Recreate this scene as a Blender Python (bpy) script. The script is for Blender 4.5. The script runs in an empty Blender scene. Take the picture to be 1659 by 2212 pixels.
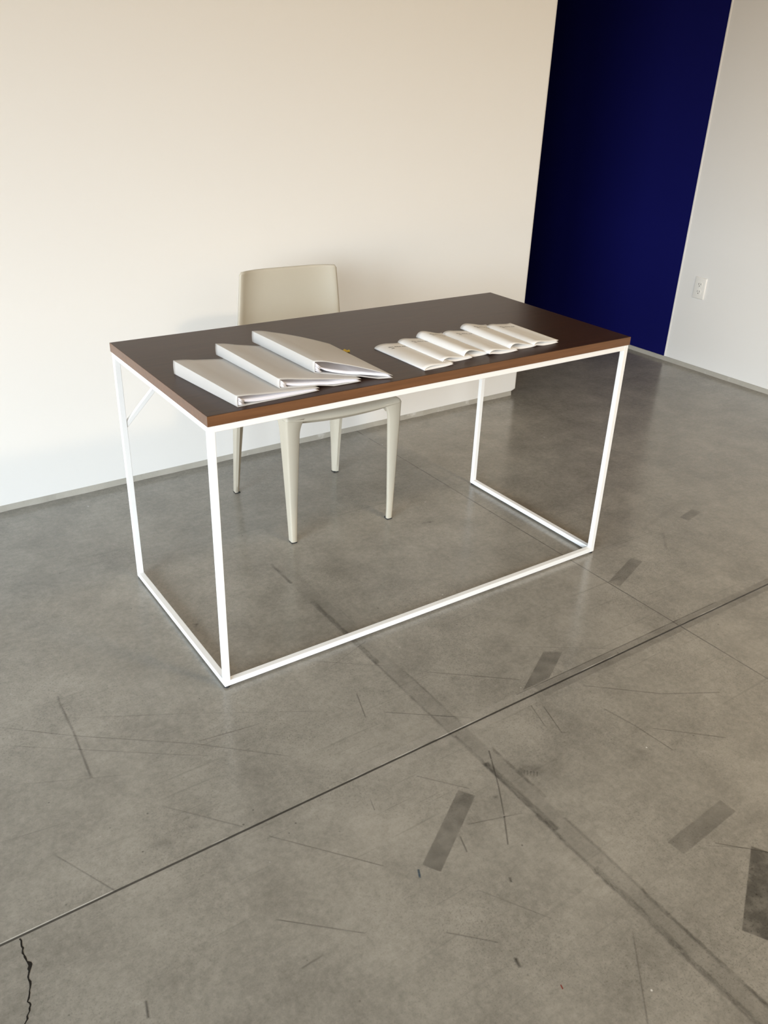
import bpy, bmesh, math, random
from mathutils import Vector, Matrix

random.seed(7)
scene = bpy.context.scene
COL = scene.collection

# ------------------------------------------------------------------ camera
F_PX = 1823.38
cam_data = bpy.data.cameras.new('camera')
cam_data.sensor_fit = 'VERTICAL'
cam_data.sensor_height = 36.0
cam_data.lens = F_PX / 2212.0 * 36.0
cam_data.clip_start = 0.05
cam = bpy.data.objects.new('camera', cam_data)
COL.objects.link(cam)


def rodrigues(r):
    r = Vector(r)
    return Matrix.Rotation(r.length, 3, r.normalized())


_R = rodrigues((1.98597147, -0.591853215, 0.406682069))      # world -> (right, down, forward)
_m = Matrix((_R[0], -_R[1], -_R[2])).transposed().to_4x4()
_m.translation = Vector((-0.675069504, -1.62831181, 1.42141729))
cam.matrix_world = _m
scene.camera = cam

# ------------------------------------------------------------------ colour management
vs = scene.view_settings
vs.view_transform = 'Standard'
vs.look = 'None'
vs.exposure = 0.17
vs.gamma = 1.0
vs.use_curve_mapping = False
scene.cycles.max_bounces = 10
scene.cycles.diffuse_bounces = 6
scene.cycles.glossy_bounces = 5
scene.cycles.sample_clamp_indirect = 6.0
scene.cycles.use_denoising = True
scene.cycles.caustics_reflective = False
scene.cycles.caustics_refractive = False

# ------------------------------------------------------------------ daylight outside (sky over warm ground)
SKY_STRENGTH = 12.2
SKY_BASE, SKY_GLOW, SKY_GLOW_POWER = 0.22, 2.1, 16.0
SKY_GLOW_DIR = (-0.80, -0.54, 0.235)
world = bpy.data.worlds.new('daylight')
scene.world = world
world.use_nodes = True
wn, wl = world.node_tree.nodes, world.node_tree.links
wn.clear()
w_out = wn.new('ShaderNodeOutputWorld')
w_bg = wn.new('ShaderNodeBackground')
w_tc = wn.new('ShaderNodeTexCoord')
w_sep = wn.new('ShaderNodeSeparateXYZ')
w_map = wn.new('ShaderNodeMapRange')
w_map.inputs['From Min'].default_value = -0.5
w_map.inputs['From Max'].default_value = 0.5
w_ramp = wn.new('ShaderNodeValToRGB')
els = w_ramp.color_ramp.elements
els[0].position, els[0].color = 0.0, (0.20, 0.155, 0.105, 1)
els[1].position, els[1].color = 1.0, (0.68, 0.85, 1.0, 1)
for pos, c in ((0.40, (0.30, 0.235, 0.165, 1)), (0.50, (0.66, 0.55, 0.43, 1)), (0.56, (0.88, 0.89, 0.88, 1)),
               (0.62, (0.82, 0.915, 1.0, 1))):
    e = els.new(pos)
    e.color = c
wl.new(w_tc.outputs['Generated'], w_sep.inputs[0])
wl.new(w_sep.outputs['Z'], w_map.inputs['Value'])
wl.new(w_map.outputs[0], w_ramp.inputs[0])
wl.new(w_ramp.outputs[0], w_bg.inputs['Color'])
# brightest part of the low sky, front left of the table
w_dot = wn.new('ShaderNodeVectorMath')
w_dot.operation = 'DOT_PRODUCT'
w_dot.inputs[1].default_value = Vector(SKY_GLOW_DIR).normalized()
wl.new(w_tc.outputs['Generated'], w_dot.inputs[0])


def w_math(op, a, b, clamp=False):
    n_ = wn.new('ShaderNodeMath')
    n_.operation = op
    n_.use_clamp = clamp
    for k_, v_ in enumerate((a, b)):
        if isinstance(v_, (int, float)):
            n_.inputs[k_].default_value = v_
        else:
            wl.new(v_, n_.inputs[k_])
    return n_.outputs[0]


w_lobe = w_math('POWER', w_math('MAXIMUM', w_dot.outputs['Value'], 0.0), SKY_GLOW_POWER)
w_str = w_math('MULTIPLY', w_math('ADD', w_math('MULTIPLY', w_lobe, SKY_GLOW), SKY_BASE), SKY_STRENGTH)
wl.new(w_str, w_bg.inputs['Strength'])
wl.new(w_bg.outputs[0], w_out.inputs[0])

# ------------------------------------------------------------------ room dimensions
X_LEFT, X_RIGHT = -4.6, 3.43
Y_FRONT, Y_BACK, Y_DEEP = -4.0, 1.345, 5.0
Z_CEIL = 3.4
WALL_END = 2.238          # where the white wall behind the table stops
BLUE_Y = 1.384            # border of blue and white paint on the right wall
# window openings
LW = dict(y0=-3.9, y1=-0.55, z0=0.05, z1=2.6)
FW = dict(x0=-4.5, x1=-2.3, z0=0.05, z1=2.6)


def portal(name, loc, rot, sx, sy):
    l = bpy.data.lights.new(name, 'AREA')
    l.shape = 'RECTANGLE'
    l.size, l.size_y = sx, sy
    l.cycles.is_portal = True
    o = bpy.data.objects.new(name, l)
    o.location = loc
    o.rotation_euler = rot
    COL.objects.link(o)


portal('window_portal', (X_LEFT - 0.1, (LW['y0'] + LW['y1']) / 2, (LW['z0'] + LW['z1']) / 2),
       (0, math.radians(-90), 0), LW['z1'] - LW['z0'], LW['y1'] - LW['y0'])
portal('window_portal', ((FW['x0'] + FW['x1']) / 2, Y_FRONT - 0.1, (FW['z0'] + FW['z1']) / 2),
       (math.radians(90), 0, 0), FW['x1'] - FW['x0'], FW['z1'] - FW['z0'])

# unseen warm fill added under the ceiling to brighten the right foreground
lamp = bpy.data.lights.new('warm_fill_light', 'AREA')
lamp.shape = 'DISK'
lamp.size = 0.5
lamp.energy = 66
lamp.color = (1.0, 0.78, 0.52)
lamp_o = bpy.data.objects.new('warm_fill_light', lamp)
lamp_o.location = (1.6, -2.5, Z_CEIL - 0.08)
COL.objects.link(lamp_o)


# ================================================================== node helpers
class NT:
    def __init__(self, name):
        self.mat = bpy.data.materials.new(name)
        self.mat.use_nodes = True
        self.t = self.mat.node_tree
        self.n, self.l = self.t.nodes, self.t.links
        self.bsdf = self.n['Principled BSDF']
        self.out = self.n['Material Output']

    def new(self, kind):
        return self.n.new(kind)

    def put(self, sock, val):
        if isinstance(val, bpy.types.NodeSocket):
            self.l.new(val, sock)
        else:
            sock.default_value = val

    def math(self, op, a, b=0.0, clamp=False, c=None):
        n = self.new('ShaderNodeMath')
        n.operation = op
        n.use_clamp = clamp
        self.put(n.inputs[0], a)
        self.put(n.inputs[1], b)
        if c is not None:
            self.put(n.inputs[2], c)
        return n.outputs[0]

    def coord(self):
        return self.new('ShaderNodeTexCoord').outputs['Object']

    def mapping(self, vec, loc=(0, 0, 0), rot=(0, 0, 0), scale=(1, 1, 1), kind='POINT'):
        n = self.new('ShaderNodeMapping')
        n.vector_type = kind
        self.put(n.inputs['Vector'], vec)
        n.inputs['Location'].default_value = loc
        n.inputs['Rotation'].default_value = rot
        n.inputs['Scale'].default_value = scale
        return n.outputs[0]

    def noise(self, vec, scale, detail=4.0, rough=0.55, dist=0.0):
        n = self.new('ShaderNodeTexNoise')
        self.put(n.inputs['Vector'], vec)
        n.inputs['Scale'].default_value = scale
        n.inputs['Detail'].default_value = detail
        n.inputs['Roughness'].default_value = rough
        n.inputs['Distortion'].default_value = dist
        return n.outputs['Fac']

    def ramp(self, fac, stops):
        n = self.new('ShaderNodeValToRGB')
        self.put(n.inputs[0], fac)
        e = n.color_ramp.elements
        while len(e) < len(stops):
            e.new(0.5)
        for k, (p, c) in enumerate(stops):
            e[k].position = p
            e[k].color = (c, c, c, 1) if isinstance(c, (int, float)) else (*c, 1)
        return n.outputs[0]

    def mix(self, fac, a, b, blend='MIX'):
        n = self.new('ShaderNodeMix')
        n.data_type = 'RGBA'
        n.blend_type = blend
        self.put(n.inputs[0], fac)
        self.put(n.inputs[6], (*a, 1) if isinstance(a, tuple) else a)
        self.put(n.inputs[7], (*b, 1) if isinstance(b, tuple) else b)
        return n.outputs[2]

    def bump(self, height, strength=0.2, distance=0.001):
        n = self.new('ShaderNodeBump')
        n.inputs['Strength'].default_value = strength
        n.inputs['Distance'].default_value = distance
        self.put(n.inputs['Height'], height)
        self.l.new(n.outputs[0], self.bsdf.inputs['Normal'])

    def set(self, **kw):
        for k, v in kw.items():
            s = self.bsdf.inputs[k.replace('_', ' ')]
            self.put(s, (*v, 1) if isinstance(v, tuple) else v)
        return self


def wall_paint(name, col, rough=0.55, var=0.02):
    t = NT(name)
    c = t.coord()
    n = t.noise(c, 1.7, 5)
    k = 1 - var
    t.set(Base_Color=t.mix(n, tuple(x * k for x in col), col), Roughness=rough)
    t.bump(t.noise(c, 260, 3), 0.08, 0.001)
    return t.mat


def plain(name, col, rough=0.45, bump=0.0, scale=300, **kw):
    t = NT(name)
    c = t.coord()
    n = t.noise(c, 14, 4)
    t.set(Base_Color=t.mix(n, tuple(x * 0.965 for x in col), col), Roughness=rough, **kw)
    if bump:
        t.bump(t.noise(c, scale, 3), bump, 0.0005)
    return t.mat


M_WALL = wall_paint('white_wall_paint', (0.83, 0.815, 0.785))
M_BLUE = wall_paint('navy_wall_paint', (0.0042, 0.0050, 0.086), 0.6)
M_BLUE.node_tree.nodes['Principled BSDF'].inputs['Specular IOR Level'].default_value = 0.12
M_CEIL = wall_paint('ceiling_paint', (0.30, 0.28, 0.25), 0.8)  # colour lowered so the ceiling bounces less light
M_DARKWALL = wall_paint('corridor_shade_paint', (0.05, 0.048, 0.055), 0.8)  # dark base colour stands in for the lack of light in the corridor
M_FRAME = plain('white_powder_coat', (0.86, 0.86, 0.85), 0.38)
M_CHAIR = plain('ivory_plastic', (0.51, 0.468, 0.382), 0.45, 0.05, 500)
M_RUBBER = plain('black_rubber', (0.02, 0.02, 0.02), 0.7)
M_PAPER = plain('white_paper', (0.84, 0.82, 0.79), 0.6)
M_PAGES = plain('copy_paper', (0.82, 0.80, 0.84), 0.65)
M_INK = plain('grey_ink', (0.13, 0.125, 0.12), 0.7)
M_OUTLET = plain('white_outlet_plastic', (0.86, 0.84, 0.79), 0.3)
M_SLOT = plain('dark_slot', (0.05, 0.045, 0.04), 0.7)
M_YELLOW = plain('yellow_paper', (0.62, 0.42, 0.03), 0.6)


def make_frosted():
    t = NT('frosted_plastic')
    c = t.coord()
    n = t.noise(c, 9, 4)
    t.set(Base_Color=t.mix(n, (0.80, 0.78, 0.745), (0.85, 0.83, 0.79)), Roughness=0.38)
    tr = t.new('ShaderNodeBsdfTranslucent')
    tr.inputs[0].default_value = (0.80, 0.79, 0.80, 1)
    tp = t.new('ShaderNodeBsdfTransparent')
    m1 = t.new('ShaderNodeMixShader')
    m1.inputs[0].default_value = 0.32
    t.l.new(t.bsdf.outputs[0], m1.inputs[1])
    t.l.new(tr.outputs[0], m1.inputs[2])
    m2 = t.new('ShaderNodeMixShader')
    m2.inputs[0].default_value = 0.13
    t.l.new(m1.outputs[0], m2.inputs[1])
    t.l.new(tp.outputs[0], m2.inputs[2])
    t.l.new(m2.outputs[0], t.out.inputs[0])
    return t.mat


M_FROST = make_frosted()


def make_wood(name, dark, light, rough, stretch=(1.6, 40, 40), coat=0.0):
    t = NT(name)
    c = t.coord()
    v = t.mapping(c, scale=stretch)
    g = t.noise(v, 2.0, 6, 0.65, 0.6)
    g2 = t.noise(t.mapping(c, scale=(stretch[0] * 4, stretch[1] * 4, stretch[2] * 4)), 2.0, 3)
    f = t.math('ADD', t.math('MULTIPLY', g, 0.7), t.math('MULTIPLY', g2, 0.3))
    col = t.mix(t.ramp(f, [(0.3, 0.0), (0.7, 1.0)]), dark, light)
    t.set(Base_Color=col, Roughness=t.math('ADD', rough - 0.05, t.math('MULTIPLY', g2, 0.1)), Coat_Weight=coat,
          Coat_Roughness=0.25)
    t.bump(f, 0.12, 0.0004)
    return t.mat


M_TOP = make_wood('dark_walnut_veneer', (0.024, 0.0102, 0.0055), (0.058, 0.026, 0.0135), 0.34)
M_TOP.node_tree.nodes['Principled BSDF'].inputs['Specular IOR Level'].default_value = 0.22
M_EDGE = make_wood('brown_edge_band', (0.105, 0.044, 0.017), (0.185, 0.082, 0.034), 0.36, coat=0.35)


def make_concrete_curb():
    t = NT('rough_concrete_curb')
    c = t.coord()
    n = t.noise(c, 6, 6)
    sp = t.ramp(t.noise(c, 9, 5, 0.6), [(0.60, 0.0), (0.68, 1.0)])
    t.set(Base_Color=t.mix(t.math('MULTIPLY', sp, 0.55), t.mix(n, (0.33, 0.31, 0.265), (0.50, 0.465, 0.405)), (0.72, 0.71, 0.68)),
          Roughness=0.75)
    t.bump(t.noise(c, 60, 5), 0.5, 0.004)
    return t.mat


M_CURB = make_concrete_curb()


# ------------------------------------------------------------------ the concrete floor
def make_floor():
    t = NT('polished_concrete')
    c = t.coord()
    big = t.noise(c, 1.3, 5, 0.6, 0.3)
    mid = t.noise(c, 7.0, 6, 0.65, 0.2)
    fine = t.noise(c, 60, 6, 0.8)
    grit = t.noise(c, 210, 4, 0.75)
    f = t.math('ADD', t.math('MULTIPLY', big, 0.33), t.math('MULTIPLY', mid, 0.32))
    f = t.math('ADD', f, t.math('MULTIPLY', fine, 0.35))
    col = t.mix(t.ramp(f, [(0.40, 0.0), (0.60, 1.0)]), FLOOR_DARK, FLOOR_LIGHT)
    # small pits, thicker in patches, dark spots and pale grains
    patch = t.ramp(t.noise(c, 2.2, 3), [(0.42, 0.25), (0.68, 1.0)])
    pits = t.math('MULTIPLY', t.ramp(grit, [(0.53, 0.0), (0.64, 1.0)]), patch)
    vor = t.new('ShaderNodeTexVoronoi')
    t.put(vor.inputs['Vector'], c)
    vor.inputs['Scale'].default_value = 26
    spot = t.ramp(vor.outputs['Distance'], [(0.04, 1.0), (0.075, 0.0)])
    spots = t.math('MULTIPLY', spot, t.ramp(t.noise(c, 17, 2), [(0.54, 0.0), (0.60, 1.0)]))
    vor2 = t.new('ShaderNodeTexVoronoi')
    t.put(vor2.inputs['Vector'], t.mapping(c, loc=(3.1, 1.7, 0)))
    vor2.inputs['Scale'].default_value = 15
    pale = t.math('MULTIPLY', t.ramp(vor2.outputs['Distance'], [(0.018, 1.0), (0.045, 0.0)]),
                  t.ramp(t.noise(c, 9, 2), [(0.56, 0.0), (0.62, 1.0)]))
    # faint scuffing along the way people walk past the table
    scuff = None
    for a, sft in ((0.72, 0.9), (0.84, 0.4)):
        g = t.noise(t.mapping(c, loc=(a * 5, sft, 0), rot=(0, 0, a), scale=(1.3, 60, 1)), 1.6, 2, 0.5)
        g = t.ramp(g, [(0.665, 0.0), (0.70, 1.0)])
        scuff = g if scuff is None else t.math('MAXIMUM', scuff, g)
    scuff = t.math('MULTIPLY', scuff, t.ramp(t.noise(c, 1.1, 2), [(0.38, 0.1), (0.62, 1.0)]))
    # saw-cut joints, one along x and one along y
    sp = t.new('ShaderNodeSeparateXYZ')
    t.l.new(c, sp.inputs[0])
    dy = t.math('ABSOLUTE', t.math('SUBTRACT', sp.outputs[1], JOINT_Y))
    dx = t.math('ABSOLUTE', t.math('SUBTRACT', sp.outputs[0], JOINT_X))
    ja = t.ramp(t.math('MULTIPLY', dy, 100.0), [(0.20, 1.0), (0.32, 0.0)])
    jb = t.ramp(t.math('MULTIPLY', dx, 100.0), [(0.12, 1.0), (0.24, 0.0)])
    worn = t.ramp(t.noise(c, 3.5, 4), [(0.35, 0.5), (0.6, 1.0)])
    joint = t.math('MAXIMUM', t.math('MULTIPLY', ja, 0.86), t.math('MULTIPLY', t.math('MULTIPLY', jb, worn), 0.78))
    total = t.math('MAXIMUM', t.math('MULTIPLY', pits, 0.40), t.math('MULTIPLY', spots, 0.5))
    total = t.math('MAXIMUM', total, t.math('MULTIPLY', scuff, 0.17))
    total = t.math('MAXIMUM', total, joint)
    col = t.mix(total, col, (0.018, 0.016, 0.013))
    # edge highlight of the long joint, painted as a broken pale line
    de = t.math('ABSOLUTE', t.math('SUBTRACT', sp.outputs[1], JOINT_Y + 0.0036))
    joint_highlight = t.math('MULTIPLY', t.ramp(t.math('MULTIPLY', de, 100.0), [(0.08, 1.0), (0.18, 0.0)]),
                  t.ramp(t.noise(c, 5.5, 3), [(0.52, 0.0), (0.62, 1.0)]))
    col = t.mix(t.math('MULTIPLY', joint_highlight, 0.45), col, (0.75, 0.72, 0.66))
    col = t.mix(t.math('MULTIPLY', pale, 0.75), col, (0.8, 0.78, 0.74))
    rough = t.math('ADD', FLOOR_ROUGH, t.math('MULTIPLY', mid, 0.10))
    rough = t.math('ADD', rough, t.math('MULTIPLY', total, 0.15))
    t.set(Base_Color=col, Roughness=rough)
    t.bsdf.inputs['Specular IOR Level'].default_value = FLOOR_SPEC
    h = t.math('SUBTRACT', t.math('MULTIPLY', fine, 0.25), t.math('ADD', t.math('MULTIPLY', pits, 0.5), t.math('MAXIMUM', ja, jb)))
    t.bump(h, 0.16, 0.0012)
    return t.mat


def make_marks():
    """film of tape residue, rubber scuffs and paint specks lying on the concrete"""
    t = NT('floor_marks')
    c = t.coord()
    uv = t.new('ShaderNodeUVMap')
    uv.uv_map = 'mark_uv'
    size = t.new('ShaderNodeAttribute')
    size.attribute_name = 'mark_size'
    tint = t.new('ShaderNodeAttribute')
    tint.attribute_name = 'mark_tint'
    kind = t.new('ShaderNodeAttribute')
    kind.attribute_name = 'mark_kind'
    # edge falloff: (1 - |uv|) * half size / softness, wobbled a little
    ab = t.new('ShaderNodeVectorMath')
    ab.operation = 'ABSOLUTE'
    t.l.new(uv.outputs[0], ab.inputs[0])
    inv = t.new('ShaderNodeVectorMath')
    inv.operation = 'SUBTRACT'
    inv.inputs[0].default_value = (1, 1, 1)
    t.l.new(ab.outputs[0], inv.inputs[1])
    mul = t.new('ShaderNodeVectorMath')
    mul.operation = 'MULTIPLY'
    t.l.new(inv.outputs[0], mul.inputs[0])
    t.l.new(size.outputs['Vector'], mul.inputs[1])
    sp = t.new('ShaderNodeSeparateXYZ')
    t.l.new(mul.outputs[0], sp.inputs[0])
    sz = t.new('ShaderNodeSeparateXYZ')
    t.l.new(size.outputs['Vector'], sz.inputs[0])
    wob = t.math('MULTIPLY', t.math('SUBTRACT', t.noise(c, 70, 4, 0.7), 0.5), 1.6)
    m = t.math('ADD', t.math('MINIMUM', sp.outputs[0], sp.outputs[1]), t.math('MULTIPLY', wob, kind.outputs['Fac']), clamp=True)
    soft = t.ramp(t.noise(c, 30, 5, 0.7), [(0.36, 0.35), (0.56, 1.0)])
    hard = t.ramp(t.noise(t.mapping(c, scale=(2.6, 1, 1)), 17, 6, 0.8), [(0.38, 0.05), (0.64, 1.0)])
    k2 = t.math('GREATER_THAN', kind.outputs['Fac'], 0.8)
    br = t.math('ADD', t.math('MULTIPLY', soft, t.math('SUBTRACT', 1.0, k2)), t.math('MULTIPLY', hard, k2))
    solid = t.math('LESS_THAN', kind.outputs['Fac'], 0.05)
    br = t.math('MAXIMUM', br, solid)
    alpha = t.math('MULTIPLY', t.math('MULTIPLY', m, br), sz.outputs[2])
    t.l.new(tint.outputs['Color'], t.bsdf.inputs['Base Color'])
    t.bsdf.inputs['Roughness'].default_value = 0.35
    t.bsdf.inputs['Specular IOR Level'].default_value = 0.3
    t.put(t.bsdf.inputs['Alpha'], alpha)
    return t.mat


FLOOR_DARK, FLOOR_LIGHT = (0.196, 0.183, 0.156), (0.338, 0.316, 0.273)
FLOOR_ROUGH, FLOOR_SPEC = 0.13, 0.5
JOINT_Y, JOINT_X = -0.4405, 1.262
TAPES = [  # centre x, y, half sizes, angle, darkness
    (0.2095, -0.671, 0.0225, 0.098, math.radians(-58.0) + math.pi / 2 - math.radians(90), 0.30),
]


def quad(p0, p1, p2, p3, k):
    """rectangle from four floor points (p0-p1 one short side, p3-p2 the other)"""
    a = ((p0[0] + p1[0]) / 2, (p0[1] + p1[1]) / 2)
    b = ((p2[0] + p3[0]) / 2, (p2[1] + p3[1]) / 2)
    w = (math.dist(p0, p1) + math.dist(p2, p3)) / 2
    L = math.dist(a, b)
    return ((a[0] + b[0]) / 2, (a[1] + b[1]) / 2, L / 2, w / 2, math.atan2(b[1] - a[1], b[0] - a[0]), k)


TAPES = [
    quad((0.293, -0.595), (0.318, -0.627), (0.124, -0.751), (0.103, -0.711), 0.36),
    quad((1.450, -0.091), (1.467, -0.126), (1.284, -0.195), (1.254, -0.160), 0.30),
    quad((0.772, -0.937), (0.781, -0.975), (0.574, -0.991), (0.582, -0.946), 0.24),
    quad((0.715, -1.056), (0.780, -1.140), (0.585, -1.255), (0.521, -1.166), 0.58),
    quad((1.942, 0.037), (1.957, 0.006), (1.854, -0.020), (1.838, 0.020), 0.25),
]
STRIP_EDGES = [  # x, from y, to y, width, darkness
    (0.393, 0.48, 0.38, 0.010, 0.42), (0.397, 0.22, -0.10, 0.017, 0.42), (0.446, 0.17, -0.01, 0.005, 0.35),
    (0.392, -0.10, -0.44, 0.007, 0.32), (0.440, -0.20, -0.40, 0.005, 0.42), (0.398, -0.47, -0.60, 0.009, 0.34),
    (0.401, -0.58, -0.78, 0.017, 0.50), (0.392, -0.76, -0.95, 0.010, 0.46), (0.446, -0.55, -0.70, 0.010, 0.46),
    (0.396, -0.93, -1.12, 0.016, 0.40), (0.440, -0.80, -1.05, 0.007, 0.32), (0.436, -1.03, -1.30, 0.009, 0.50),
    (0.393, -1.12, -1.34, 0.014, 0.50),
]
SCUFF_LINES = [  # points on the floor, width, darkness
    ([(0.435, -0.535), (0.42, -0.562), (0.38, -0.632), (0.332, -0.706), (0.285, -0.771)], 0.0045, 0.42),
    ([(0.634, -0.468), (0.609, -0.549)], 0.003, 0.40), ([(0.659, -0.489), (0.628, -0.586)], 0.003, 0.40),
    ([(0.628, -0.586), (0.645, -0.592)], 0.003, 0.30),
    ([(0.486, -0.215), (0.682, -0.377)], 0.0035, 0.34), ([(0.299, -0.289), (0.479, -0.428)], 0.0035, 0.34),
    ([(0.785, -0.578), (0.803, -0.662), (0.814, -0.775)], 0.004, 0.32), ([(0.833, -0.695), (0.963, -0.817)], 0.0035, 0.34),
    ([(0.808, -0.484), (0.961, -0.619), (1.098, -0.699)], 0.0035, 0.34), ([(0.734, -0.234), (0.986, -0.402)], 0.003, 0.25),
    ([(0.239, -0.509), (0.318, -0.605)], 0.003, 0.30), ([(0.248, -0.682), (0.371, -0.723)], 0.004, 0.26),
    ([(0.215, -0.698), (0.201, -0.739)], 0.0045, 0.34), ([(0.661, -1.005), (0.736, -1.082)], 0.003, 0.36),
    ([(0.64, -1.0), (0.72, -1.06)], 0.002, 0.26),
    ([(-0.365, 0.20), (-0.370, 0.176), (-0.371, 0.053), (-0.382, -0.123)], 0.0075, 0.30),
    ([(-0.36, 0.099), (-0.107, -0.04), (0.174, -0.206)], 0.003, 0.22), ([(-0.514, 0.157), (-0.383, 0.041), (-0.149, -0.139), (0.029, -0.302)], 0.0035, 0.24),
    ([(-0.132, -0.14), (0.016, -0.162)], 0.003, 0.34), ([(-0.515, 0.083), (-0.134, -0.198)], 0.003, 0.22),
    ([(-0.531, -0.053), (-0.288, -0.166)], 0.003, 0.18), ([(-0.509, -0.29), (-0.434, -0.441)], 0.004, 0.26),
    ([(-0.28, -0.284), (-0.158, -0.43)], 0.004, 0.22), ([(-0.593, -0.201), (-0.477, -0.218)], 0.003, 0.22),
    ([(-0.124, -0.48), (0.037, -0.674)], 0.0035, 0.28), ([(-0.204, -0.663), (-0.077, -0.78)], 0.0035, 0.30),
    ([(-0.213, -0.776), (-0.164, -0.774)], 0.005, 0.32), ([(0.28, -0.193), (0.249, -0.283)], 0.004, 0.32),
    ([(0.112, -0.51), (0.102, -0.543)], 0.003, 0.42), ([(-0.463, -0.681), (-0.471, -0.714)], 0.006, 0.50),
    ([(0.217, 0.012), (0.406, -0.135)], 0.003, 0.30), ([(0.255, -0.071), (0.424, -0.016)], 0.003, 0.24),
    ([(0.079, 0.33), (0.043, 0.297)], 0.012, 0.26), ([(0.06, 0.305), (0.045, 0.318)], 0.008, 0.24),
    ([(0.353, -0.650), (0.350, -0.662)], 0.012, 0.42), ([(0.235, -0.832), (0.228, -0.845)], 0.007, 0.50),
    ([(0.125, -0.968), (0.119, -0.990)], 0.008, 0.62), ([(0.44, -0.995), (0.435, -1.012)], 0.008, 0.36),
    ([(0.54, -0.27), (0.53, -0.288)], 0.018, 0.22), ([(0.75, -0.725), (0.735, -0.75)], 0.026, 0.16),
    ([(0.985, 0.474), (1.035, 0.462)], 0.010, 0.30), ([(1.02, 0.474), (1.012, 0.455)], 0.010, 0.34),
    ([(1.62, 0.02), (1.95, 0.10)], 0.016, 0.10), ([(1.70, -0.02), (1.60, -0.12)], 0.012, 0.16),
    ([(-0.34, -0.375), (-0.29, -0.385)], 0.022, 0.14), ([(-0.26, -0.365), (-0.235, -0.38)], 0.016, 0.16),
    ([(0.565, 0.30), (0.60, 0.22)], 0.004, 0.18), ([(0.35, -1.05), (0.22, -1.20)], 0.004, 0.22),
    ([(0.05, -0.86), (0.12, -0.93)], 0.004, 0.26), ([(0.16, -0.82), (0.24, -0.95)], 0.003, 0.22),
]
SCUFFS = [(a, b, w, k) for pts_, w, k in SCUFF_LINES for a, b in zip(pts_[:-1], pts_[1:])]
CRACK = [(-0.613, -0.445), (-0.613, -0.468), (-0.616, -0.487), (-0.609, -0.508), (-0.619, -0.528), (-0.621, -0.552),
         (-0.630, -0.570), (-0.630, -0.587), (-0.644, -0.611), (-0.66, -0.66)]
M_FLOOR = make_floor()
M_MARKS = make_marks()


# ================================================================== mesh helpers
def bm_box(bm, lo, hi, mat=None):
    vs_ = [bm.verts.new((x, y, z)) for z in (lo[2], hi[2]) for y in (lo[1], hi[1]) for x in (lo[0], hi[0])]
    fs = [(0, 2, 3, 1), (4, 5, 7, 6), (0, 1, 5, 4), (2, 6, 7, 3), (0, 4, 6, 2), (1, 3, 7, 5)]
    for f in fs:
        bm.faces.new([vs_[i] for i in f])
    return vs_


def link(name, bm, mats, parent=None, smooth=False, bevel=0.0, loc=None, segs=2, autosmooth=None):
    me = bpy.data.meshes.new(name)
    bmesh.ops.recalc_face_normals(bm, faces=bm.faces[:])
    if bevel:
        bmesh.ops.bevel(bm, geom=bm.edges[:], offset=bevel, segments=segs, affect='EDGES', clamp_overlap=True, profile=0.5)
    bm.to_mesh(me)
    bm.free()
    for m in (mats if isinstance(mats, (list, tuple)) else [mats]):
        me.materials.append(m)
    if smooth:
        for p in me.polygons:
            p.use_smooth = True
    if autosmooth is not None:
        me.set_sharp_from_angle(angle=math.radians(autosmooth))
    o = bpy.data.objects.new(name, me)
    COL.objects.link(o)
    if parent is not None:
        o.parent = parent
    if loc is not None:
        o.location = loc
    return o


def empty(name, loc, rz=0.0):
    o = bpy.data.objects.new(name, None)
    o.empty_display_size = 0.1
    o.location = loc
    o.rotation_euler = (0, 0, rz)
    COL.objects.link(o)
    return o


def tag(o, label=None, cat=None, group=None, kind=None):
    if label:
        o['label'] = label
    if cat:
        o['category'] = cat
    if group:
        o['group'] = group
    if kind:
        o['kind'] = kind
    return o


def structure(name, boxes, mat, label, cat, bevel=0.0):
    bm = bmesh.new()
    for lo, hi in boxes:
        bm_box(bm, lo, hi)
    o = link(name, bm, mat, bevel=bevel)
    return tag(o, label, cat, kind='structure')


def grid_mesh(nu, nv, fn):
    """open surface: fn(i/nu, j/nv) -> point"""
    bm = bmesh.new()
    g = [[bm.verts.new(fn(i / nu, j / nv)) for j in range(nv + 1)] for i in range(nu + 1)]
    for i in range(nu):
        for j in range(nv):
            bm.faces.new((g[i][j], g[i + 1][j], g[i + 1][j + 1], g[i][j + 1]))
    return bm


def lerp(a, b, f):
    return a + (b - a) * f


def solidify(o, t, offset=0.0):
    m = o.modifiers.new('thickness', 'SOLIDIFY')
    m.thickness = t
    m.offset = offset
    m.use_even_offset = True
    return o


# ================================================================== the room
T = 0.16

DIRT = (0.018, 0.016, 0.013)
bm = bmesh.new()
bm_box(bm, (X_LEFT - T, Y_FRONT - T, -0.12), (X_RIGHT + T, Y_DEEP + T, 0.0))
uvl = bm.loops.layers.uv.new('mark_uv')
l_size = bm.faces.layers.float_vector.new('mark_size')
l_tint = bm.faces.layers.float_vector.new('mark_tint')
l_kind = bm.faces.layers.float.new('mark_kind')
n_marks = 0


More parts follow.
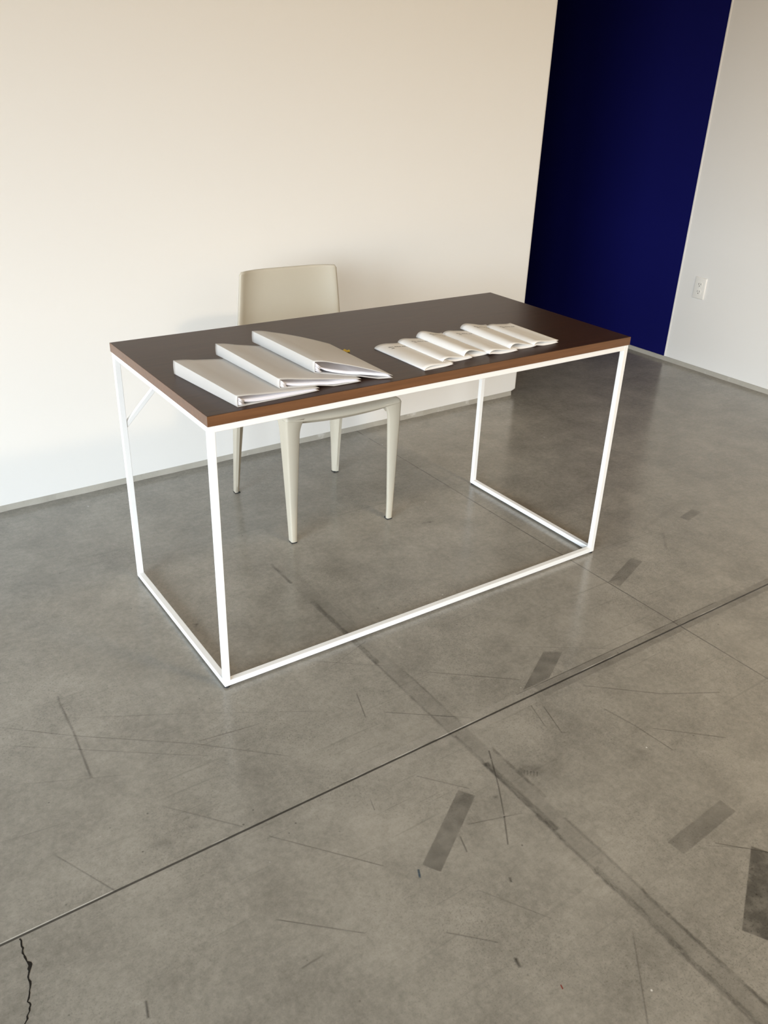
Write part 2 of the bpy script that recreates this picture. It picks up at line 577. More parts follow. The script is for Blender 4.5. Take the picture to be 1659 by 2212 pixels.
def mark(cx, cy, hx, hy, ang, k, kind=0.4, soft=0.0025, tint=DIRT, corners=None):
    """one stain: rectangle (or four corners) lying on the concrete"""
    global n_marks
    z = 0.00012 + 0.00003 * (n_marks % 9)
    n_marks += 1
    if corners is None:
        ca, sa = math.cos(ang), math.sin(ang)
        corners = [(cx + ca * a * hx - sa * b * hy, cy + sa * a * hx + ca * b * hy) for a, b in ((-1, -1), (1, -1), (1, 1), (-1, 1))]
    f = bm.faces.new([bm.verts.new((x, y, z)) for x, y in corners])
    f.material_index = 1
    for lp, q in zip(f.loops, ((-1, -1), (1, -1), (1, 1), (-1, 1))):
        lp[uvl].uv = q
    f[l_size] = (hx / soft, hy / soft, k)
    f[l_tint] = tint
    f[l_kind] = kind


def line(a, b, w, k, kind=0.4, soft=0.002, tint=DIRT):
    dx, dy = b[0] - a[0], b[1] - a[1]
    mark((a[0] + b[0]) / 2, (a[1] + b[1]) / 2, math.hypot(dx, dy) / 2, w / 2, math.atan2(dy, dx), k, kind, soft, tint)


for cx, cy, hx, hy, ang, k in TAPES:
    mark(cx, cy, hx, hy, ang, k * 0.8)
mark(0, 0, 0.09, 0.021, 0, 0.28, corners=[(0.654, -0.415), (0.750, -0.415), (0.874, -0.345), (0.826, -0.316)])
mark(0.415, -0.55, 0.026, 1.02, 0, 0.085, soft=0.004)             # 5 cm strip of tape residue
for x, y0, y1, w, k in STRIP_EDGES:
    mark(x, (y0 + y1) / 2, w / 2 + 0.002, abs(y1 - y0) / 2 + 0.02, 0, k * 0.72, kind=1.0, soft=0.005)
for a, b, w, k in SCUFFS:
    line(a, b, w * 1.25, k * 0.95, soft=w * 0.6)
mark(1.35, JOINT_Y, 0.66, 0.024, 0, 0.15, soft=0.003)            # residue along the joint
mark(1.05, JOINT_Y + 0.0235, 0.42, 0.0022, 0, 0.36, soft=0.0015)
mark(0.42, JOINT_Y + 0.0165, 0.30, 0.012, 0, 0.17, soft=0.004, tint=(0.62, 0.58, 0.52))
mark(0.40, JOINT_Y - 0.0165, 0.26, 0.012, 0, 0.15, soft=0.004, tint=(0.62, 0.58, 0.52))
# shoe print by the strip
mark(0.478, -0.637, 0.032, 0.022, -0.65, 0.16, soft=0.014)
mark(0.452, -0.628, 0.013, 0.012, 0.3, 0.26, soft=0.007)
for q in range(5):
    line((0.452 + 0.0055 * q, -0.640 - 0.0050 * q), (0.463 + 0.0055 * q, -0.629 - 0.0050 * q), 0.0036, 0.24, soft=0.0016)
# paint specks and plaster crumbs
line((0.091, -0.717), (0.081, -0.737), 0.006, 0.9, 0.3, 0.0015, (0.01, 0.06, 0.11))
line((0.158, -1.052), (0.155, -1.061), 0.003, 0.8, 0.0, 0.001, (0.25, 0.02, 0.01))
# the crack: a jagged strip of varying width
rng = random.Random(11)
pc, wd = [], []
for a, b in zip(CRACK[:-1], CRACK[1:]):
    m = 4
    for q in range(m):
        f_ = q / m
        pc.append((lerp(a[0], b[0], f_) + rng.uniform(-0.0016, 0.0016), lerp(a[1], b[1], f_)))
        wd.append(rng.uniform(0.0009, 0.0021) + (0.0024 if abs(pc[-1][1] + 0.506) < 0.008 else 0))
for q in range(len(pc) - 1):
    (xa_, ya_), (xb_, yb_) = pc[q], pc[q + 1]
    mark(0, 0, 0.01, 0.01, 0, 0.95, kind=0.0, soft=0.0006, tint=(0.008, 0.007, 0.006),
         corners=[(xa_ - wd[q], ya_), (xb_ - wd[q + 1], yb_ - 0.0003), (xb_ + wd[q + 1], yb_ - 0.0003), (xa_ + wd[q], ya_)])
floor = link('floor', bm, [M_FLOOR, M_MARKS])
tag(floor, 'grey polished concrete floor with joints, a crack and tape marks', 'floor', kind='structure')
structure('ceiling', [((X_LEFT - T, Y_FRONT - T, Z_CEIL), (X_RIGHT + T, Y_DEEP + T, Z_CEIL + 0.12))], M_CEIL,
          'ceiling above the room, darkened to weaken bounce light', 'ceiling')

# wall behind the table: its face runs very slightly out of square, its end stands free
GAP = 0.025


def back_face_y(x):
    return 1.3055 + 0.0195 * (x + 0.26)


bm = bmesh.new()
x0, x1 = X_LEFT, WALL_END
r = 0.012
prof = [(x0, back_face_y(x0)), (x1 - r, back_face_y(x1) ), (x1 - r * 0.3, back_face_y(x1) + r * 0.3), (x1, back_face_y(x1) + r),
        (x1, 1.52 - r), (x1 - r, 1.52), (x0, 1.52)]
lo = [bm.verts.new((x, y, GAP)) for x, y in prof]
hi = [bm.verts.new((x, y, Z_CEIL)) for x, y in prof]
n = len(prof)
for k in range(n):
    bm.faces.new((lo[k], lo[(k + 1) % n], hi[(k + 1) % n], hi[k]))
bm.faces.new(lo[::-1])
bm.faces.new(hi)
be = [e for e in bm.edges if all(abs(v.co.z - GAP) < 1e-6 and v.co.x > 1.0 for v in e.verts)]
bmesh.ops.bevel(bm, geom=be, offset=0.006, segments=3, affect='EDGES', clamp_overlap=True)
wall_back = link('wall_back', bm, M_WALL)
tag(wall_back, 'white painted wall standing free behind the table and chair', 'wall', kind='structure')

bm = bmesh.new()
pts = [(X_LEFT, back_face_y(X_LEFT) + 0.008), (WALL_END - 0.030, back_face_y(WALL_END) + 0.008), (WALL_END - 0.030, 1.50), (X_LEFT, 1.50)]
N = 120
front = []
rows = []
for k in range(N + 1):
    x = X_LEFT + (WALL_END - 0.030 - X_LEFT) * k / N
    y = back_face_y(x) + 0.004 + random.uniform(-0.002, 0.002)
    rows.append((bm.verts.new((x, y - random.uniform(0.001, 0.004), 0.0)), bm.verts.new((x, y, 0.0246)), bm.verts.new((x, 1.50, 0.0246)), bm.verts.new((x, 1.50, 0.0))))
for a, b in zip(rows[:-1], rows[1:]):
    for k in range(4):
        bm.faces.new((a[k], b[k], b[(k + 1) % 4], a[(k + 1) % 4]))
bm.faces.new(rows[0])
bm.faces.new(rows[-1][::-1])
tag(link('baseboard_back', bm, M_CURB), 'rough grey concrete curb under the white wall', 'baseboard', kind='structure')

structure('wall_right', [((X_RIGHT, Y_FRONT, 0.024), (X_RIGHT + T, BLUE_Y, Z_CEIL))], M_WALL,
          'white wall at the right with the power outlet', 'wall')
structure('wall_corridor', [((X_RIGHT, BLUE_Y, 0.024), (X_RIGHT + T, Y_DEEP, Z_CEIL))], M_BLUE,
          'navy blue painted stretch of wall beside the white right wall', 'wall')
structure('trim_1', [((X_RIGHT - 0.003, BLUE_Y - 0.007, 0.024), (X_RIGHT, BLUE_Y, Z_CEIL))], M_WALL,
          'thin white edge where the navy paint ends', 'trim')
bm = bmesh.new()
rows = []
N = 120
for k in range(N + 1):
    y = Y_FRONT + (Y_DEEP - Y_FRONT) * k / N
    x = X_RIGHT - 0.004 + random.uniform(-0.0015, 0.0015)
    rows.append((bm.verts.new((x - 0.003, y, 0.0)), bm.verts.new((x, y, 0.0235)), bm.verts.new((X_RIGHT + T, y, 0.0235)), bm.verts.new((X_RIGHT + T, y, 0.0))))
for a, b in zip(rows[:-1], rows[1:]):
    for k in range(4):
        bm.faces.new((a[k], b[k], b[(k + 1) % 4], a[(k + 1) % 4]))
bm.faces.new(rows[0])
bm.faces.new(rows[-1][::-1])
tag(link('baseboard_right', bm, M_CURB), 'low grey concrete curb along the right and navy walls', 'baseboard', kind='structure')

# parts of the room outside the picture: window walls and the corridor end in painted shade
structure('wall_left', [((X_LEFT - T, Y_FRONT, 0), (X_LEFT, LW['y0'], Z_CEIL)),
                        ((X_LEFT - T, LW['y1'], 0), (X_LEFT, Y_DEEP, Z_CEIL)),
                        ((X_LEFT - T, LW['y0'], 0), (X_LEFT, LW['y1'], LW['z0'])),
                        ((X_LEFT - T, LW['y0'], LW['z1']), (X_LEFT, LW['y1'], Z_CEIL))], M_WALL,
          'white wall with a large window opening, left of the picture', 'wall')
structure('wall_front', [((X_LEFT - T, Y_FRONT - T, 0), (FW['x0'], Y_FRONT, Z_CEIL)),
                         ((FW['x1'], Y_FRONT - T, 0), (X_RIGHT + T, Y_FRONT, Z_CEIL)),
                         ((FW['x0'], Y_FRONT - T, 0), (FW['x1'], Y_FRONT, FW['z0'])),
                         ((FW['x0'], Y_FRONT - T, FW['z1']), (FW['x1'], Y_FRONT, Z_CEIL))], M_WALL,
          'white wall with a window opening behind the viewer', 'wall')
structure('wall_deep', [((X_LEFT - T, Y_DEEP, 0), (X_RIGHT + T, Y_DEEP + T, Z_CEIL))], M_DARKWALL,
          'end wall of the space behind the white wall, shade put into its dark colour', 'wall')

# ================================================================== table
LX, LY, H = 1.3676, 0.6451, 0.75
TT = 0.0247          # thickness of the top
TB = 0.0160          # square tube
I = 0.0020           # frame set in from the edge of the top
PAD = 0.006
table = empty('table', (0, 0, 0))
tag(table, 'long table with dark brown top on a thin white square tube frame', 'table')
bm = bmesh.new()
E_ = 0.0012
bm_box(bm, (E_, E_, H - TT), (LX - E_, LY - E_, H))
o = link('tabletop', bm, M_TOP, table, bevel=0.0006, segs=1)
tag(o, 'dark walnut brown tabletop')
bm = bmesh.new()
zt = H - 0.0006
bm_box(bm, (0, 0, H - TT), (LX, E_, zt))
bm_box(bm, (0, LY - E_, H - TT), (LX, LY, zt))
bm_box(bm, (0, E_, H - TT), (E_, LY - E_, zt))
bm_box(bm, (LX - E_, E_, H - TT), (LX, LY - E_, zt))
o = link('edge_band', bm, M_EDGE, table)
tag(o, 'lighter red brown wood edge band')


def tube(name, a, b, parent, w=TB, up=(0, 0, 1)):
    a, b = Vector(a), Vector(b)
    d = (b - a).normalized()
    u = Vector(up)
    s = d.cross(u)
    if s.length < 1e-4:
        s = d.cross(Vector((0, 1, 0)))
    s.normalize()
    u = s.cross(d).normalized()
    bm = bmesh.new()
    vv = []
    for q in (a, b):
        for i, j in ((-1, -1), (1, -1), (1, 1), (-1, 1)):
            vv.append(bm.verts.new(q + s * (i * w / 2) + u * (j * w / 2)))
    for f in ((3, 2, 1, 0), (4, 5, 6, 7), (0, 1, 5, 4), (1, 2, 6, 5), (2, 3, 7, 6), (3, 0, 4, 7)):
        bm.faces.new([vv[i] for i in f])
    return link(name, bm, M_FRAME, parent, bevel=0.0008, segs=1)


h = TB / 2
xa, xb, ya, yb = I + h, LX - I - h, I + h, LY - I - h
zr = H - TT - h          # centre of the top rails
zb = PAD + h             # centre of the bottom rails
for x in (xa, xb):
    for y in (ya, yb):
        tube('leg', (x, y, PAD), (x, y, H - TT), table, up=(0, 1, 0))
for y in (ya, yb):
    tube('top_rail', (xa + h, y, zr), (xb - h, y, zr), table)
for x in (xa, xb):
    tube('top_rail', (x, ya + h, zr), (x, yb - h, zr), table)
    tube('bottom_rail', (x, ya + h, zb), (x, yb - h, zb), table)
tube('bottom_rail', (xa + h, ya, zb), (xb - h, ya, zb), table)
for x, s in ((xa, 1), (xb, -1)):
    tube('brace', (x + s * (h - 0.003), yb, 0.508), (x + s * 0.205, yb, zr - h + 0.004), table, w=0.0125, up=(0, 1, 0))
for x in (xa, xb):
    for y in (ya, yb):
        bm = bmesh.new()
        bmesh.ops.create_cone(bm, cap_ends=True, segments=20, radius1=0.0075, radius2=0.0075, depth=PAD)
        tag(link('foot_pad', bm, M_RUBBER, table, loc=(x, y, PAD / 2), smooth=True, autosmooth=40), 'black foot pad')

# ================================================================== chair
chair = empty('chair', (0.728, 0.800, 0), math.radians(-3.1))
tag(chair, 'ivory plastic chair pushed in behind the table', 'chair')
SEAT_Z = 0.455


def leg_mesh(sx, sy):
    """tapered leg with an L section; sx, sy = -1/1 for side and front/back"""
    bm = bmesh.new()
    rows = []
    NZ = 40
    for k in range(NZ + 1):
        f = k / NZ                                  # 0 floor .. 1 under the seat
        z = 0.004 + f * (SEAT_Z - 0.012)
        w = 0.021 + 0.030 * f ** 1.15               # width seen from the front
        d = 0.024 + 0.034 * f ** 1.15
        if sy < 0:
            ox = 0.200 + 0.016 * f
            oy = 0.232 + 0.006 * f
        else:
            ox = 0.221 - 0.006 * f
            oy = 0.236 - 0.028 * f
        if f > 0.88:                                # flares into the apron
            g = (f - 0.88) / 0.12
            w += 0.016 * g * g
            d += 0.016 * g * g
        t = 0.010 + 0.004 * f
        X = lambda a: sx * (ox - a)
        Y = lambda b: sy * (oy - b)
        rr = 0.004 + 0.003 * f
        q3 = rr * 0.3
        loop = [(X(rr), Y(0)), (X(q3), Y(q3)), (X(0), Y(rr)), (X(0), Y(d)), (X(t), Y(d)), (X(t + 0.004), Y(t + 0.010)), (X(t + 0.010), Y(t + 0.004)), (X(w), Y(t)), (X(w), Y(0.003)), (X(w - 0.003), Y(0))]
        rows.append([bm.verts.new((a, b, z)) for a, b in loop])
    m = len(rows[0])
    for a, b in zip(rows[:-1], rows[1:]):
        for k in range(m):
            bm.faces.new((a[k], a[(k + 1) % m], b[(k + 1) % m], b[k]))
    bm.faces.new(rows[0][::-1])
    bm.faces.new(rows[-1])
    return bm


for sy in (-1, 1):
    for sx in (-1, 1):
        lg = link('leg', leg_mesh(sx, sy), M_CHAIR, chair, smooth=True, autosmooth=50)
        bm = bmesh.new()
        ox, oy = (0.200, 0.232) if sy < 0 else (0.221, 0.236)
        bm_box(bm, (min(sx * ox, sx * (ox - 0.020)), min(sy * oy, sy * (oy - 0.023)), 0.0),
               (max(sx * ox, sx * (ox - 0.020)), max(sy * oy, sy * (oy - 0.023)), 0.0042))
        tag(link('glide', bm, M_RUBBER, lg), 'dark foot glide')


def seat_top(u, v):
    # u across, v front to back; finer towards the rim, corners rounded in plan, rim rolls down
    ease = lambda q: 0.5 - 0.5 * math.cos(math.pi * q)
    hx, y0, y1, rc = 0.2165, -0.2390, 0.204, 0.012
    x = hx * (2 * ease(u) - 1)
    y = lerp(y0, y1, ease(v))
    ym, hy = (y0 + y1) / 2, (y1 - y0) / 2
    dx, dy = abs(x) - (hx - rc), abs(y - ym) - (hy - rc)
    e = min(hx - abs(x), hy - abs(y - ym))
    if dx > 0 and dy > 0:
        big = max(dx, dy)
        d = math.hypot(dx, dy)
        x = math.copysign(hx - rc + dx * big / d, x)
        y = ym + math.copysign(hy - rc + dy * big / d, y - ym)
        e = rc - big
    s = x / hx
    dish = 0.012 * (1 - s * s)
    rl = 0.018
    drop = 0.0
    if e < rl:
        k = 1 - e / rl
        drop = 0.017 * (1 - math.sqrt(max(0.0, 1 - k * k)))
    return (x, y, SEAT_Z + 0.006 - dish - drop)


seat = solidify(link('seat', grid_mesh(48, 48, seat_top), M_CHAIR, chair, smooth=True), 0.008, -1.0)


def apron_mesh(length, base, dip, slope):
    """panel along local x, arched below, rounded where it runs into the legs"""
    bm = bmesh.new()
    NX = 48
    f_, b_ = [], []
    for k in range(NX + 1):
        x = -length / 2 + length * k / NX
        e = min(k, NX - k) / NX * length            # distance to the end
        top = SEAT_Z - 0.006
        c = 1 - (2 * k / NX - 1) ** 2
        top -= 0.010 * c
        bot = base - dip * c
        rr = 0.014
        if e < rr:
            bot -= (rr - math.sqrt(max(0, rr * rr - (rr - e) ** 2)))
        f_.append((bm.verts.new((x, -0.004 + slope, bot)), bm.verts.new((x, -0.004, top))))
        b_.append((bm.verts.new((x, 0.004 + slope, bot)), bm.verts.new((x, 0.004, top))))
    for k in range(NX):
        bm.faces.new((f_[k][0], f_[k + 1][0], f_[k + 1][1], f_[k][1]))
        bm.faces.new((b_[k][1], b_[k + 1][1], b_[k + 1][0], b_[k][0]))
        bm.faces.new((f_[k][0], b_[k][0], b_[k + 1][0], f_[k + 1][0]))
        bm.faces.new((f_[k][1], f_[k + 1][1], b_[k + 1][1], b_[k][1]))
    bm.faces.new((f_[0][0], f_[0][1], b_[0][1], b_[0][0]))
    bm.faces.new((f_[-1][0], b_[-1][0], b_[-1][1], f_[-1][1]))
    return bm


for (L_, pos, rz, SL) in ((0.345, (0, -0.231, 0), 0, 0.028), (0.345, (0, 0.190, 0), 0, -0.01), (0.345, (-0.203, -0.02, 0), math.pi / 2, -0.01), (0.345, (0.203, -0.02, 0), math.pi / 2, 0.01)):
    a = link('apron', apron_mesh(L_, 0.422, 0.010 if rz == 0 else 0.002, SL), M_CHAIR, chair, loc=pos, smooth=True, autosmooth=40)
    a.rotation_euler = (0, 0, rz)


def back_fn(u, v):
    s = 2 * u - 1
    z = 0.452 + v * 0.374
    half = 0.212 - 0.031 * v ** 1.1
    rc = 0.006
    # round the top corners
    dz = (1 - v) * 0.374
    if dz < rc:
        half -= rc - math.sqrt(max(0.0, rc * rc - (rc - dz) ** 2))
    x = s * half
    bow = 0.034 * (1 - abs(s) ** 4.0)
    fold = 0.007 * max(0.0, (abs(s) - 0.93) / 0.07) ** 1.5      # rims turn backwards
    y = 0.156 + bow + fold + 0.012 * v + 0.010 * (1 - v) ** 2
    return (x, y, z)


back = solidify(link('backrest', grid_mesh(56, 40, back_fn), M_CHAIR, chair, smooth=True), 0.006, 0.0)


# ================================================================== frosted document folders
BELOW = []


def folder(fl, bl, fr, br, hf, hb, press, sag, label):
    """fl, bl spine bottom front / back; fr, br open edge; drapes over the folder built before it"""
    under = BELOW[-1] if BELOW else None
    cx, cy = (fl[0] + fr[0] + bl[0] + br[0]) / 4, (fl[1] + fr[1] + bl[1] + br[1]) / 4
    root = empty('document_folder', (cx, cy, H))
    tag(root, label, 'folder', 'frosted document folders on the table')

    def plan(u, w):
        x = lerp(lerp(fl[0], bl[0], w), lerp(fr[0], br[0], w), u) - cx
        y = lerp(lerp(fl[1], bl[1], w), lerp(fr[1], br[1], w), u) - cy
        return x, y

    def bottom(u, w):
        x, y = plan(u, w)
        z = 0.0008
        if under:
            z = max(z, under(x + cx, y + cy) + 0.0016)
        return (x, y, z + 0.0015 * (u ** 6))

    def hs(w):
        return lerp(hf, hb, w)

    def top(u, w):
        x, y = plan(u, w)
        b = bottom(u, w)[2]
        hh = hs(w)
        z = bottom(0, w)[2] + hh + 0.05 * hh * math.sin(min(1, u / 0.25) * math.pi) * (1 if u < 0.25 else 0)
        end = bottom(1, w)[2] + 0.0055
        f = (1 - u ** press)
        z = end + (z - end) * f
        return (x, y, max(z, b + 0.003))

    def height_at(px, py):
        # invert plan() by a few Newton steps, then read the cover height there
        u, w = 0.5, 0.5
        for _ in range(8):
            x, y = plan(u, w)
            ex, ey = px - cx - x, py - cy - y
            ux, uy = lerp(fr[0] - fl[0], br[0] - bl[0], w), lerp(fr[1] - fl[1], br[1] - bl[1], w)
            wx, wy = lerp(bl[0] - fl[0], br[0] - fr[0], u), lerp(bl[1] - fl[1], br[1] - fr[1], u)
            det = ux * wy - uy * wx
            u += (ex * wy - ey * wx) / det
            w += (ux * ey - uy * ex) / det
        if u <= 1.0:
            return top(max(0.0, u), min(1.0, max(0.0, w)))[2]
        return top(1.0, min(1.0, max(0.0, w)))[2] * max(0.0, 1 - (u - 1.03) / 0.2) if u > 1.03 else top(1.0, min(1.0, max(0.0, w)))[2]

    BELOW.append(height_at)
    # one piece of plastic: bottom sheet, spine, top cover
    bm = bmesh.new()
    path = [('b', 1 - k / 26) for k in range(27)] + [('s', k / 6) for k in range(1, 6)] + [('t', k / 34) for k in range(35)]
    NW = 24
    g = []
    for kind, u in path:
        col_ = []
        for j in range(NW + 1):
            w = j / NW
            if kind == 'b':
                p = bottom(u, w)
            elif kind == 't':
                p = top(u, w)
            else:
                a, b = bottom(0, w), top(0, w)
                p = (lerp(a[0], b[0], u) - 0.0010 * math.sin(math.pi * u), lerp(a[1], b[1], u), lerp(a[2], b[2], u))
            col_.append(bm.verts.new(p))
        g.append(col_)
    for a, b in zip(g[:-1], g[1:]):
        for j in range(NW):
            bm.faces.new((a[j], b[j], b[j + 1], a[j + 1]))
    c = link('cover', bm, M_FROST, root, smooth=True, autosmooth=45)
    solidify(c, 0.0007, 0.0)
    tag(c, 'translucent frosted plastic cover with a square spine')

    # sheaf of pages: bends down from the spine, comes back up to the cover at the open edge
    def page(u, w, lift):
        uu = 0.018 + 0.955 * u
        ww = 0.012 + 0.976 * w
        x, y = plan(uu, ww)
        zt = top(uu, ww)[2] - 0.0016
        zb_ = bottom(uu, ww)[2] + 0.0016
        fall = math.exp(-uu / 0.075)
        rise = max(0.0, (uu - 0.42) / 0.58)
        edge = 1 - 0.75 * min(1.0, ww / 0.55)       # the sag only shows at the front end
        sagz = lerp(lerp(zb_ + 0.22 * (zt - zb_), zt, rise ** 1.5 * 0.9), zt, fall * 0.85)
        z = lerp(lerp(zt, zb_, 0.25), sagz, sag * edge)
        z = max(zb_ + lift * 0.0006 + 0.0003, z - (1 - lift) * 0.0045)
        return (x, y, min(z, zt))

    for k, lift in enumerate((1.0, 0.55, 0.1)):
        off = 0.0015 * k
        pm = link('page', grid_mesh(44, 16, lambda u, w, l=lift, o_=off: (page(u, w, l)[0] + o_, page(u, w, l)[1] - o_ * 0.5, page(u, w, l)[2])), M_PAGES, c, smooth=True)
        solidify(pm, 0.0004, 0.0)
    # folded page ends bunched inside the spine
    bm = bmesh.new()
    for j in range(5):
        f = 0.2 + 0.62 * j / 4
        prev = None
        for w in [0.006 + 0.97 * q / 12 for q in range(13)]:
            a, b = bottom(0.012, w), top(0.012, w)
            p0 = Vector((lerp(a[0], b[0], f), lerp(a[1], b[1], f), lerp(a[2], b[2], f)))
            a, b = bottom(0.075 + 0.02 * math.sin(j * 2.1), w), top(0.075, w)
            p1 = Vector((lerp(a[0], b[0], f), lerp(a[1], b[1], f), max(a[2] + 0.002, lerp(a[2], b[2], f) - 0.006 - 0.001 * j)))
            cur = (bm.verts.new(p0), bm.verts.new(p1))
            if prev:
                bm.faces.new((prev[0], prev[1], cur[1], cur[0]))
            prev = cur
    pb = link('page_stack', bm, M_PAGES, c, smooth=True)
    solidify(pb, 0.0026, 0.0)
    return root


folder((0.084, 0.021), (0.050, 0.308), (0.299, 0.027), (0.266, 0.318), 0.0245, 0.0335, 0.95, 0.75,
       'leftmost frosted document folder, nearest the front left corner of the table')
folder((0.204, 0.046), (0.183, 0.353), (0.422, 0.034), (0.398, 0.346), 0.0215, 0.0285, 1.0, 0.95,
       'middle frosted document folder, lying half over the leftmost one')
folder((0.323, 0.089), (0.306, 0.392), (0.506, 0.018), (0.510, 0.330), 0.0275, 0.0285, 1.5, 1.0,
       'rightmost frosted document folder, topmost of the three and nearest the booklets')

# small yellow scrap behind the folders
bm = bmesh.new()
for (x, y, w_, d_, z, a) in ((0, 0, 0.017, 0.010, 0.0006, 0.4), (0.007, -0.008, 0.010, 0.008, 0.0018, -0.3)):
    m4 = Matrix.Translation((x, y, z)) @ Matrix.Rotation(a, 4, 'Z')
    vv = bm_box(bm, (-w_ / 2, -d_ / 2, -0.0006), (w_ / 2, d_ / 2, 0.0006))
    for v in vv:
        v.co = m4 @ v.co
    vv[-1].co.z += 0.004
    vv[-3].co.z += 0.002
tag(link('paper_scrap', bm, M_YELLOW, loc=(0.521, 0.272, H)), 'tiny yellow paper scrap on the table behind the right folder', 'scrap')


# ================================================================== folded white booklets
def booklet(s_f, s_b, width, rise, base, end, label):
    """s_f, s_b: front and back end of the folded edge"""
    cx, cy = (s_f[0] + s_b[0]) / 2 + width / 2, (s_f[1] + s_b[1]) / 2
    root = empty('booklet', (cx, cy, H))
    tag(root, label, 'booklet', 'white booklets in a row on the table')
    d = Vector((s_b[0] - s_f[0], s_b[1] - s_f[1]))
    L = d.length
    d.normalize()
    nrm = Vector((d.y, -d.x))

    def plan(u, w):
        p = Vector(s_f) + d * (L * w) + nrm * (width * u)
        return p.x - cx, p.y - cy

    def zbot(u):
        k = max(0.0, 1 - u / 0.45)
        return 0.0006 + base * k * k * (3 - 2 * k) + 0.0022 * max(0.0, u - 0.6) ** 2 / 0.16

    def ztop(u):
        # steep round by the fold, long slope to the open edge
        a = (u ** 0.6) * (1 - u) ** 1.6 / 0.275 + 1.2 * end * u ** 1.5
        return zbot(u) + 0.0012 + rise * a

    bm = bmesh.new()
    NU, NW = 40, 14
    us = [(k / NU) ** 1.7 for k in range(NU + 1)]
    path = [('b', u) for u in us[::-1]] + [('t', u) for u in us]
    g = []
    for kind, u in path:
        cl = []
        for j in range(NW + 1):
            x, y = plan(u, j / NW)
            cl.append(bm.verts.new((x, y, zbot(u) if kind == 'b' else ztop(u))))
        g.append(cl)
    for a, b in zip(g[:-1], g[1:]):
        for j in range(NW):
            bm.faces.new((a[j], b[j], b[j + 1], a[j + 1]))
    c = solidify(link('cover', bm, M_PAPER, root, smooth=True), 0.0005, 0.0)

    # inner leaf resting on the lower cover
    def leaf(u, w):
        uu = 0.05 + 0.93 * u
        x, y = plan(uu, 0.008 + 0.984 * w)
        return (x, y, zbot(uu) + 0.0009 + 0.16 * (ztop(uu) - zbot(uu)) * uu)

    solidify(link('inner_leaf', grid_mesh(24, 6, leaf), M_PAPER, root, smooth=True), 0.0003, 0.0)

    # two short lines of small print near the far end of the cover
    bm = bmesh.new()
    rng = random.Random(3)
    for (v0, u0, words) in ((0.172, 0.22, (6, 0, 9, 5)), (0.161, 0.23, (4, 0))):
        u = u0
        for wd in words:
            for k in range(wd):
                gw = rng.uniform(0.0014, 0.0024)
                gh = rng.choice((0.0036, 0.0036, 0.0052))
                uu0, uu1 = u, u + gw / width
                ww0, ww1 = v0 / 0.21, (v0 + gh) / 0.21
                q = []
                for (a_, b_) in ((uu0, ww0), (uu1, ww0), (uu1, ww1), (uu0, ww1)):
                    x, y = plan(a_, b_)
                    q.append(bm.verts.new((x, y, ztop(a_) + 0.0006)))
                bm.faces.new(q)
                u = uu1 + 0.0007 / width
            u += 0.0026 / width
    tag(link('title_print', bm, M_INK, c), 'small grey printed title')
    return root


BK = [((0.616, 0.032), (0.609, 0.255), 0.0965, 0.0082, 0.0, 0.22,
       'white folded booklet at the left end of the row, nearest the folders'),
      ((0.694, 0.056), (0.693, 0.262), 0.102, 0.0098, 0.0048, 0.22,
       'white folded booklet, second from the folders end of the row'),
      ((0.773, 0.065), (0.771, 0.281), 0.0925, 0.0165, 0.0048, 0.14,
       'white folded booklet, third from the folders, with the tallest opening'),
      ((0.853, 0.052), (0.858, 0.269), 0.102, 0.0098, 0.0048, 0.22,
       'white folded booklet between the two most bulging ones'),
      ((0.937, 0.062), (0.947, 0.297), 0.096, 0.0140, 0.0048, 0.17,
       'bulging white folded booklet, second from the right end of the row'),
      ((1.023, 0.056), (1.026, 0.268), 0.094, 0.0092, 0.0048, 0.42,
       'white folded booklet lying at the right end of the row, fully uncovered')]
for b_ in BK:
    booklet(*b_)

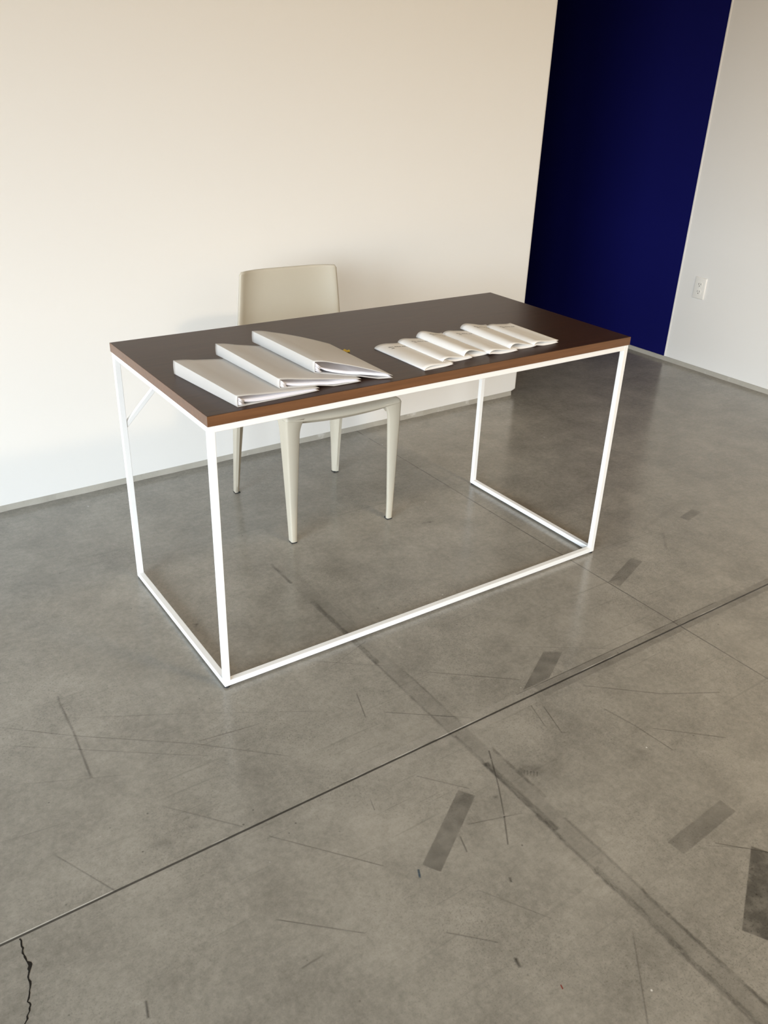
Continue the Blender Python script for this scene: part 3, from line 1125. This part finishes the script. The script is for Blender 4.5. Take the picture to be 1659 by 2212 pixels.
# ================================================================== power outlet on the right wall
outlet = empty('power_outlet', (X_RIGHT, 1.238, 0.445))
tag(outlet, 'white duplex power outlet low on the right wall', 'outlet')
bm = bmesh.new()
bm_box(bm, (-0.0065, -0.038, -0.0585), (0.0, 0.038, 0.0585))
for v in bm.verts:
    if v.co.x < -0.003:
        v.co.y *= 0.90
        v.co.z *= 0.935
link('cover_plate', bm, M_OUTLET, outlet, bevel=0.0018, segs=2, smooth=True, autosmooth=50)
for zc in (0.0195, -0.0195):
    bm = bmesh.new()
    ring = []
    for k in range(28):
        a = 2 * math.pi * k / 28
        y = 0.0170 * math.cos(a)
        z = max(-0.0135, min(0.0135, 0.0170 * math.sin(a)))
        ring.append((y, z))
    f1 = [bm.verts.new((-0.0082, y * 0.97, zc + z * 0.97)) for y, z in ring]
    f0 = [bm.verts.new((-0.0060, y, zc + z)) for y, z in ring]
    for k in range(28):
        bm.faces.new((f0[k], f0[(k + 1) % 28], f1[(k + 1) % 28], f1[k]))
    bm.faces.new(f1)
    bm.faces.new(f0[::-1])
    rec = link('receptacle', bm, M_OUTLET, outlet)
    for (y, z, hy, hz) in ((0.0065, 0.003, 0.0011, 0.0042), (-0.0065, 0.003, 0.0011, 0.0034), (0.0, -0.0075, 0.0022, 0.0022)):
        bm = bmesh.new()
        bm_box(bm, (-0.0086, y - hy, zc + z - hz), (-0.0080, y + hy, zc + z + hz))
        link('slot', bm, M_SLOT, rec)
bm = bmesh.new()
bmesh.ops.create_cone(bm, cap_ends=True, segments=16, radius1=0.0034, radius2=0.0030, depth=0.0016)
bmesh.ops.rotate(bm, verts=bm.verts, cent=(0, 0, 0), matrix=Matrix.Rotation(math.radians(-90), 3, 'Y'))
link('screw', bm, M_OUTLET, outlet, loc=(-0.0070, 0, 0))

# lamp body added for the warm fill light at the top of this script
gl = empty('warm_fill_lamp', (1.6, -2.5, Z_CEIL))
tag(gl, 'added round ceiling lamp, unseen, warm fill light behind the viewer', 'lamp')
bm = bmesh.new()
bmesh.ops.create_cone(bm, cap_ends=True, segments=40, radius1=0.27, radius2=0.27, depth=0.05)
link('fill_housing', bm, M_FRAME, gl, loc=(0, 0, -0.025), smooth=True, autosmooth=40)
